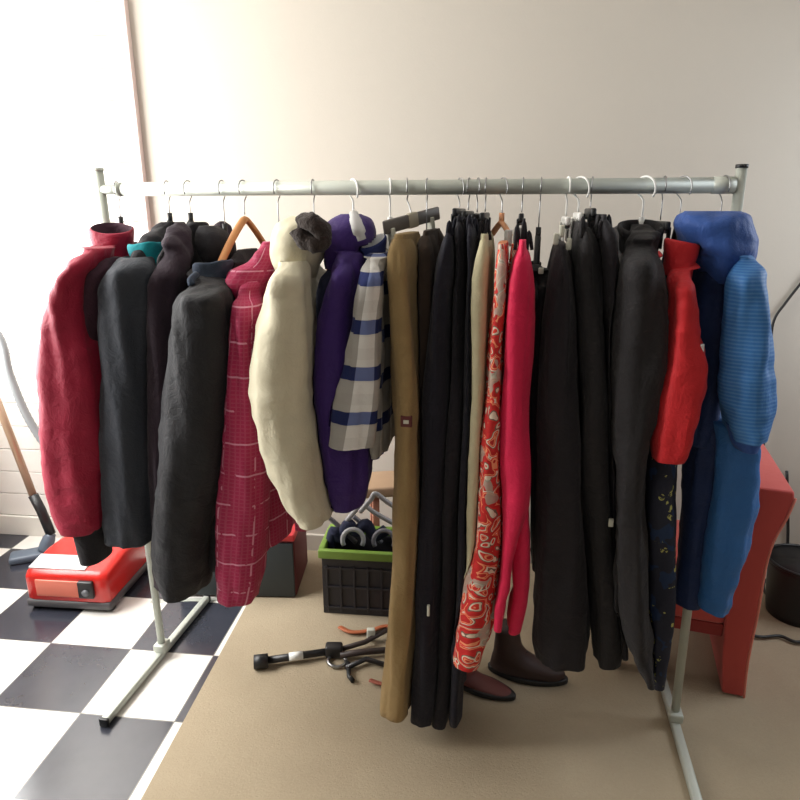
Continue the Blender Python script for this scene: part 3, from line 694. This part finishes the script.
for x in (-.15, .15):
    for y in (.03, .31): tube('wheel', [(x-.014, y, .0245), (x+.014, y, .0245)], .024, M['black_plastic'], va, 20)
# hose on its own run from the vacuum up to the wand (one thing with the wand)
DW = 2.42
wn = thing('vacuum_wand', 'grey vacuum floor nozzle and tan wand leaning at the left picture edge', 'vacuum wand', (G(40, 560).x, G(40, 560).y, 0), 0)
def W(u, v, y): return WY(u, v, y) - Vector(wn.location)
nz = G(40, 560); BL = plain('blue grey plastic', (92, 104, 118), .4)
bm = bmesh.new(); box(bm, Vector((-.03, .02, .018)), (.2, .085, .034), Matrix.Rotation(math.radians(24), 4, 'Z'), .012); ob('nozzle', mesh_of(bm, 'nozzle'), BL, wn)
n1 = W(51, 534, nz.y+.05)
tube('nozzle_neck', [(.01, .03, .03), (.025, .04, .07), n1], [.03, .028, .022], BL, wn, 14, 3)
n2 = W(41, 510, nz.y+.06); n3 = W(33, 495, nz.y+.07); n4 = W(-30, 330, nz.y+.11)
tube('grip_collar', [n1, n2, n3], .021, M['black_plastic'], wn, 14)
tube('wand_tube', [n3, n4], .0165, plain('tan chrome tube', (188, 160, 134), .3, .4), wn, 14)
hs_pts = catmull([tuple(WY(u, v, y)) for u, v, y in ((-30, 300, nz.y+.10), (0, 338, nz.y+.10), (10, 375, nz.y+.10), (28, 418, nz.y+.10), (52, 454, nz.y+.10), (80, 485, nz.y+.10), (100, 520, nz.y+.10))], 16)
ho = tube('vacuum_hose', hs_pts, .017, plain('grey ribbed hose', (138, 142, 144), .45), None, 12, 0, 1.0, .06)
tag(ho, 'grey ribbed vacuum hose curving down behind the crimson jacket', 'hose')

# ------------------------------------------------------------------ behind: trunk, cone, crate, stool
def rz_box(name, u0, u1, vb, label, cat): pass
g0, g1 = G(176, 601), G(296, 601)
tr = thing('storage_trunk', 'dark storage trunk with red rim and maroon side behind the burgundy plaid coat', 'trunk', ((g0.x+g1.x)/2, g0.y+.02, .0), math.radians(-2))
tw = g1.x-g0.x; tr.location.z = .004
boxes('front_panel', [((0, .006, .125), (tw-.01, .012, .236))], plain('dark slate panel', (48, 54, 56), .6), tr, .002, True)
boxes('body', [((0, .142, .13), (tw, .26, .25))], plain('maroon board', (96, 26, 34), .6), tr, .006, True)
boxes('rim', [((0, .138, .268), (tw+.008, .276, .03))], plain('red rim plastic', (196, 52, 58), .45), tr, .006, True)
c0 = WY(208.5, 545, tr.location.y+.06)
cn = thing('orange_cone', 'small orange cone standing on the trunk behind the long black coat', 'cone', (c0.x, c0.y, .2925))
bm = bmesh.new(); bmesh.ops.create_cone(bm, segments=24, radius1=.028, radius2=.006, depth=.12, cap_ends=True); bmesh.ops.translate(bm, vec=(0, 0, .066), verts=bm.verts)
ob('cone', mesh_of(bm, 'cone'), plain('orange plastic', (232, 120, 52), .5), cn); boxes('foot', [((0, 0, .003), (.062, .062, .006))], plain('pink plastic', (214, 92, 92), .5), cn, .001)
g0, g1 = G(323, 616), G(401, 616)
cw = g1.x-g0.x; cr = thing('crate', 'black crate with a bright green rim, filled with grey hangers', 'crate', ((g0.x+g1.x)/2, g0.y, .004), math.radians(-6))
BK = plain('black crate plastic', (36, 34, 40), .5); CD, CH = .19, .245
lst = [((0, .006, CH/2), (cw, .012, CH)), ((0, CD-.006, CH/2), (cw, .012, CH)), ((-cw/2+.006, CD/2, CH/2), (.012, CD-.024, CH)), ((cw/2-.006, CD/2, CH/2), (.012, CD-.024, CH)), ((0, CD/2, .006), (cw-.024, CD-.024, .012))]
lst += [((-cw/2+.02+k*(cw-.04)/5, -.003, CH/2-.01), (.008, .007, CH-.05)) for k in range(6)] + [((0, -.003, z), (cw-.02, .007, .01)) for z in (.03, .12, .2)]
boxes('body', lst, BK, cr, .002)
GR = plain('bright green plastic', (118, 150, 60), .4)
boxes('rim', [((0, -.004, CH+.016), (cw+.02, .022, .034)), ((0, CD+.004, CH+.016), (cw+.02, .022, .034)), ((-cw/2-.001, CD/2, CH+.016), (.022, CD-.014, .034)), ((cw/2+.001, CD/2, CH+.016), (.022, CD-.014, .034))], GR, cr, .004, True)
LG = plain('pale grey plastic', (150, 150, 152), .4)
GH = plain('mid grey plastic', (118, 116, 122), .45)
def spare(u, v, kind, lab, yy, m):
    b = WY(u, v, yy)
    t = thing('spare_hanger', lab, 'hanger', b, 0, 'spare hangers in the crate')
    if kind == 0:
        tube('frame', [(-.06, 0, 0), (-.02, .0, .05), (.0, 0, .075), (.05, 0, .035), (.13, .01, -.02)], .0095, m, t, 10, 5)
    elif kind == 1:
        tube('frame', [(.04*math.cos(math.radians(a)), .01*math.sin(math.radians(a)), .04*math.sin(math.radians(a))) for a in range(-30, 220, 16)], .009, m, t, 10)
    else:
        tube('frame', [(-.05, 0, .06), (-.02, .005, .03), (.02, 0, -.01), (.06, .01, -.06)], .0095, m, t, 10, 5)
    return t
yc = cr.location.y
spare(362, 521, 0, 'pale grey hanger peaking highest out of the crate', yc+.10, LG)
spare(353, 540, 1, 'pale grey curled hanger just above the green rim', yc+.05, LG)
spare(340, 530, 2, 'mid grey hanger sticking up at the left end of the crate', yc+.12, GH)
spare(376, 512, 0, 'pale grey hanger lying across the top of the pile in the crate', yc+.05, LG)
spare(366, 530, 2, 'mid grey hanger slanting across the crate', yc+.15, GH)
spare(384, 541, 1, 'mid grey hanger loop at the right end of the crate', yc+.07, GH)
tube('clutter', [WY(u, v, yc+.10) for u, v in ((330, 545), (334, 531), (340, 538), (348, 524), (356, 532), (366, 524), (374, 536), (386, 530))], .022, M['navy'], None, 10, 6)
tag(bpy.data.objects['clutter'], 'dark bundled cloth lying among the hangers in the crate', 'cloth')
st = WY(384, 480, yc+.30)
sl = thing('wooden_stool', 'tan wooden stool standing behind the black crate', 'stool', (st.x+.02, st.y, .004), math.radians(8))
TAN = plain('tan wood', (170, 140, 112), .55, var=.12, scale=10); zs = st.z
sl.location.y -= .0
boxes('seat', [((0, 0, zs-.02), (.24, .18, .045))], TAN, sl, .01, True)
for x in (-.06, .09):
    for y in (-.05, .05): boxes('leg', [((x, y, (zs-.042)/2), (.028, .028, zs-.042))], plain('pinkish wood', (176, 118, 96), .55), sl, .003, True)

# ------------------------------------------------------------------ floor: tripod, straps, boots
tp = G(300, 656); ZF = .0038
tri = thing('tripod', 'folded black tripod with a white sticker lying on the carpet', 'tripod', (tp.x, tp.y, ZF))
def F(u, v, z): return G(u, v, z+ZF) - tri.location
BM = plain('black metal', (34, 32, 34), .4); DB = plain('dark brown metal', (62, 50, 46), .5)
tube('tube', [F(262, 661, .02), F(332, 651, .02)], .0125, BM, tri, 14)
tube('foot_cap', [F(254, 662, .024), F(268, 660.5, .024)], .0235, M['black_plastic'], tri, 16)
lb = tube('sticker', [F(289, 657, .024), F(303, 655, .024)], .0142, M['white_plastic'], tri, 14)
boxes('joint', [(F(334, 650, .025), (.06, .04, .045))], BM, tri, .008, True)
tube('ring', [F(337 + 9*math.cos(a*.5236), 661 + 6*math.sin(a*.5236), .008) for a in range(13)], .006, M['wire'], tri, 8)
tube('leg', [F(338, 650, .02), F(365, 642, .02), F(398, 624, .03)], .009, DB, tri, 10)
tube('leg', [F(340, 655, .02), F(362, 652, .02), F(402, 649, .02)], .011, DB, tri, 10)
tube('leg', [F(346, 668, .012), F(366, 659, .016), F(402, 670, .012)], .009, BM, tri, 10)
tube('lever', [F(348, 663, .012), F(349, 676, .01), F(353, 681, .01)], .008, M['black_plastic'], tri, 10)
boxes('knob', [(F(371, 634, .03), (.03, .02, .045))], M['label'], tri, .005, True)
o = tube('strap', [G(340, 627, .014), G(352, 632, .014), G(372, 630, .013), G(386, 626, .013), G(404, 630, .013)], .014, plain('orange brown leather', (176, 98, 62), .6), None, 8, 6, .38)
tag(o, 'orange brown leather strap lying on the carpet in front of the crate', 'strap')
o = tube('strap', [G(370, 680, .014), G(384, 684, .014), G(400, 680, .013), G(412, 686, .013)], .012, plain('red brown leather', (150, 80, 62), .6), None, 8, 6, .38)
tag(o, 'short red brown strap beside the hem of the olive trousers', 'strap')
def boot(u, v, rz, label, upper, flip=1, sc=1.0):
    p = G(u, v); t = thing("boot" if flip > 0 else "shoe", label, "boot" if flip > 0 else "shoe", (p.x, p.y, ZF), rz)
    S = sc
    rows = [(-.085, 0, .20, .045, .045), (-.082, 0, .16, .047, .045), (-.075, 0, .11, .056, .046), (-.05, 0, .075, .085, .046), (-.005, 0, .05, .135, .046), (-.003, 0, .022, .142, .048)]
    rows = [(a*S, b, z*S*(.45 if flip < 0 else 1), h*S, q*S) for a, b, z, h, q in rows]
    ob('upper', loft(rows, 36, 6, 2.1, .002, .004, 5, hem=False), upper, t)
    pl = []
    for k in range(28):
        a = 2*math.pi*k/28; pl.append((S*(.0 + .152*math.cos(a)), S*(.052*math.sin(a)*(1 - .12*math.cos(2*a)))))
    so = prism('sole', pl, .0, .022*S, M['black_plastic'], t, .004, 'z')
    if flip > 0: tube('lace', [(S*-.04, -.03*S, .1*S), (S*-.01, 0, .1*S), (S*0, .02*S, .085*S), (S*.03, -.01*S, .07*S)], .0035, M['label'] if flip < 0 else M['black_plastic'], t, 8, 4)
    return t
boot(527, 676, math.radians(-16), 'dark brown boot with curved black sole under the wide black ski trousers', plain('dark brown leather', (60, 42, 38), .6), 1, .88)
boot(480, 688, math.radians(-28), 'reddish brown low shoe lying below the red paisley trousers', plain('reddish leather', (104, 54, 50), .6), -1, .8)

# ------------------------------------------------------------------ right: armchair, black bin, cables
a0 = G(733, 697); ch = thing('armchair', 'coral red upholstered armchair behind the blue snowsuit', 'armchair', (a0.x, a0.y, ZF), math.radians(-18))
CORAL = fabric('coral upholstery', (184, 66, 58), .6, .2, .05, .08)
yn = a0.y
def cx(u, v):
    p = WY(u, v, yn+.0); q = p - Vector((a0.x, a0.y, ZF)); return (q.x, q.z)
edge_r = [cx(*q) for q in ((742, 700), (747, 659), (757, 610), (764, 568), (772, 540), (784, 516), (792, 496), (792, 489))]
edge_l = [cx(*q) for q in ((752, 489), (748, 505), (738, 540), (732, 580), (727, 625), (724, 660), (722, 700))]
poly = edge_r + edge_l; poly = [(x, max(z, 0.002)) for x, z in poly]
prism('backrest', poly, 0, .52, CORAL, ch, .008)
sx = -.40; xr = cx(727, 640)[0]
boxes('seat', [(((sx+xr)/2-.0, .26, .30), (xr-sx, .50, .12))], CORAL, ch, .02, True)
boxes('seat_frame', [(((sx+xr)/2, .26, .22), (xr-sx-.01, .49, .045))], fabric('dark red upholstery', (140, 44, 40), .7, .1, .05, .05), ch, .006, True)
DR = plain('dark wood', (52, 34, 30), .5)
for y in (.04, .48): boxes('leg', [((sx+.03, y, .099), (.04, .04, .196))], DR, ch, .004, True)
er = [Vector((x+.002, 0.004, z)) for x, z in edge_r[:-1]]
tube('piping', er, .004, fabric('pale coral piping', (222, 130, 112), .6), ch, 8, 3)
b0 = G(797, 630); bn = thing('waste_bin', 'black bin standing by the wall at the right picture edge', 'bin', (b0.x+.05, b0.y+.10, ZF), math.radians(-8))
bm = bmesh.new(); tube_bm(bm, [(0, 0, 0), (0, 0, .03), (0, 0, .1), (0, 0, .2), (0, 0, .225)], [.10, .105, .112, .12, .126], 28); ob('body', mesh_of(bm, 'b'), M['black_plastic'], bn)
tube('rim', [(.126*math.cos(a*.2244), .126*math.sin(a*.2244), .226) for a in range(29)], .006, M['black_plastic'], bn, 8)
o = tube('wall_cable', [RM(*on_back(u, v, .012)[:2], on_back(u, v)[2]) for u, v in ((812, 268), (800, 284), (786, 302), (774, 320), (771, 345), (769, 390), (764, 440), (762, 500), (775, 540))], .005, M['black_plastic'], None, 8, 6)
tag(o, 'thin black cable looping down the wall right of the blue snowsuit', 'cable')
o = tube('power_cable', [RM(*on_back(787, 470, .012)[:2], on_back(787, 470)[2]), RM(*on_back(788, 540, .012)[:2], on_back(788, 540)[2]), G(782, 576, .022), G(766, 580, .018), G(764, 590, .018), G(772, 600, .018)], .006, M['black_plastic'], None, 8, 6)
tag(o, 'black cable running down the wall behind the armchair onto the carpet', 'cable')
o = tube('floor_cable', [G(745, 634, .015), G(762, 637, .015), G(780, 636, .015), G(796, 642, .015), G(815, 640, .015)], .006, M['black_plastic'], None, 8, 6)
tag(o, 'black cable lying on the carpet right of the armchair', 'cable')

# ------------------------------------------------------------------ hanging clothes squeeze against each other instead of passing through
from mathutils.bvhtree import BVHTree
bpy.context.view_layer.update()
TO = (Matrix.Translation(R0) @ Matrix.Rotation(RR, 4, 'Z')).inverted()
class Cloth: pass
things_ = []
for r in [o for o in COL.objects if o.parent is None and o.get('group') in ('jackets on the rack', 'trousers on the rack') or o.name in ('vest', 'clothes_rack')]:
    q = Cloth(); q.o = r; q.parts = []
    for m in ([r] if r.type == 'MESH' else []) + list(r.children_recursive):
        if m.type != 'MESH': continue
        p = Cloth(); p.o = m; p.M = TO @ m.matrix_world; p.v = [p.M @ v.co for v in m.data.vertices]
        p.f = [tuple(x.vertices) for x in m.data.polygons]; b = m.name.split('.')[0]
        ym = sum(v.y for v in p.v)/len(p.v)
        p.moved = False; p.fixed = r.name == 'clothes_rack' or b in ('label', 'tab', 'badge', 'badge_mark', 'buckle', 'neck_label', 'toggle', 'piping')
        p.rank = -100 if r.name == 'clothes_rack' else ym + (.3 if b == 'body' else 0)      # nearest the camera keeps its shape
        q.parts.append(p)
    allv = [v for p in q.parts for v in p.v]; q.s = sum(v.x for v in allv)/len(allv)
    things_.append(q)
def bb(p):
    p.lo = [min(v[i] for v in p.v)-.003 for i in range(3)]; p.hi = [max(v[i] for v in p.v)+.003 for i in range(3)]
    p.t = BVHTree.FromPolygons(p.v, p.f)
for q in things_:
    for p in q.parts: bb(p)
def meets(a, b): return all(a.lo[i] < b.hi[i] and b.lo[i] < a.hi[i] for i in range(3))
GAP = .003
def squeeze(win, lose, side):
    D = Vector((side, 0, 0)); n = 0
    for i, v in enumerate(lose.v):
        if not all(win.lo[k] < v[k] < win.hi[k] for k in range(3)): continue
        hit, nor, idx, dist = win.t.ray_cast(v + D*-1e-5, D)
        if hit is not None and nor.dot(D) > 0:
            lose.v[i] = hit + D*GAP; n += 1; continue
        hit, nor, idx, dist = win.t.find_nearest(v, GAP)        # skin touching skin: keep a hair's gap
        if hit is not None: lose.v[i] = v + D*GAP; n += 1
    if n: lose.moved = True; bb(lose)
    return n
for rnd in range(10):
    total = 0
    for i in range(len(things_)):
        for j in range(i+1, len(things_)):
            A, B = things_[i], things_[j]
            for pa in A.parts:
                for pb in B.parts:
                    if not meets(pa, pb) or not pa.t.overlap(pb.t): continue
                    sd = 1 if B.s > A.s else -1
                    if A.o.name == 'clothes_rack': sd = 1 if B.s < .85 else -1
                    if B.o.name == 'clothes_rack': sd = -1 if A.s < .85 else 1
                    aw = pa.rank < pb.rank
                    if rnd % 3 == 2: aw = not aw
                    if pa.fixed: aw = True
                    if pb.fixed: aw = False
                    if pa.rank == -100: aw = True
                    if pb.rank == -100: aw = False
                    if aw: total += squeeze(pa, pb, sd) if not pb.fixed else 0
                    else: total += squeeze(pb, pa, -sd) if not pa.fixed else 0
    if not total: break
for q in things_:
    for p in q.parts:
        if p.moved:
            inv = p.M.inverted()
            for v, c in zip(p.o.data.vertices, p.v): v.co = inv @ c
            p.o.data.update()
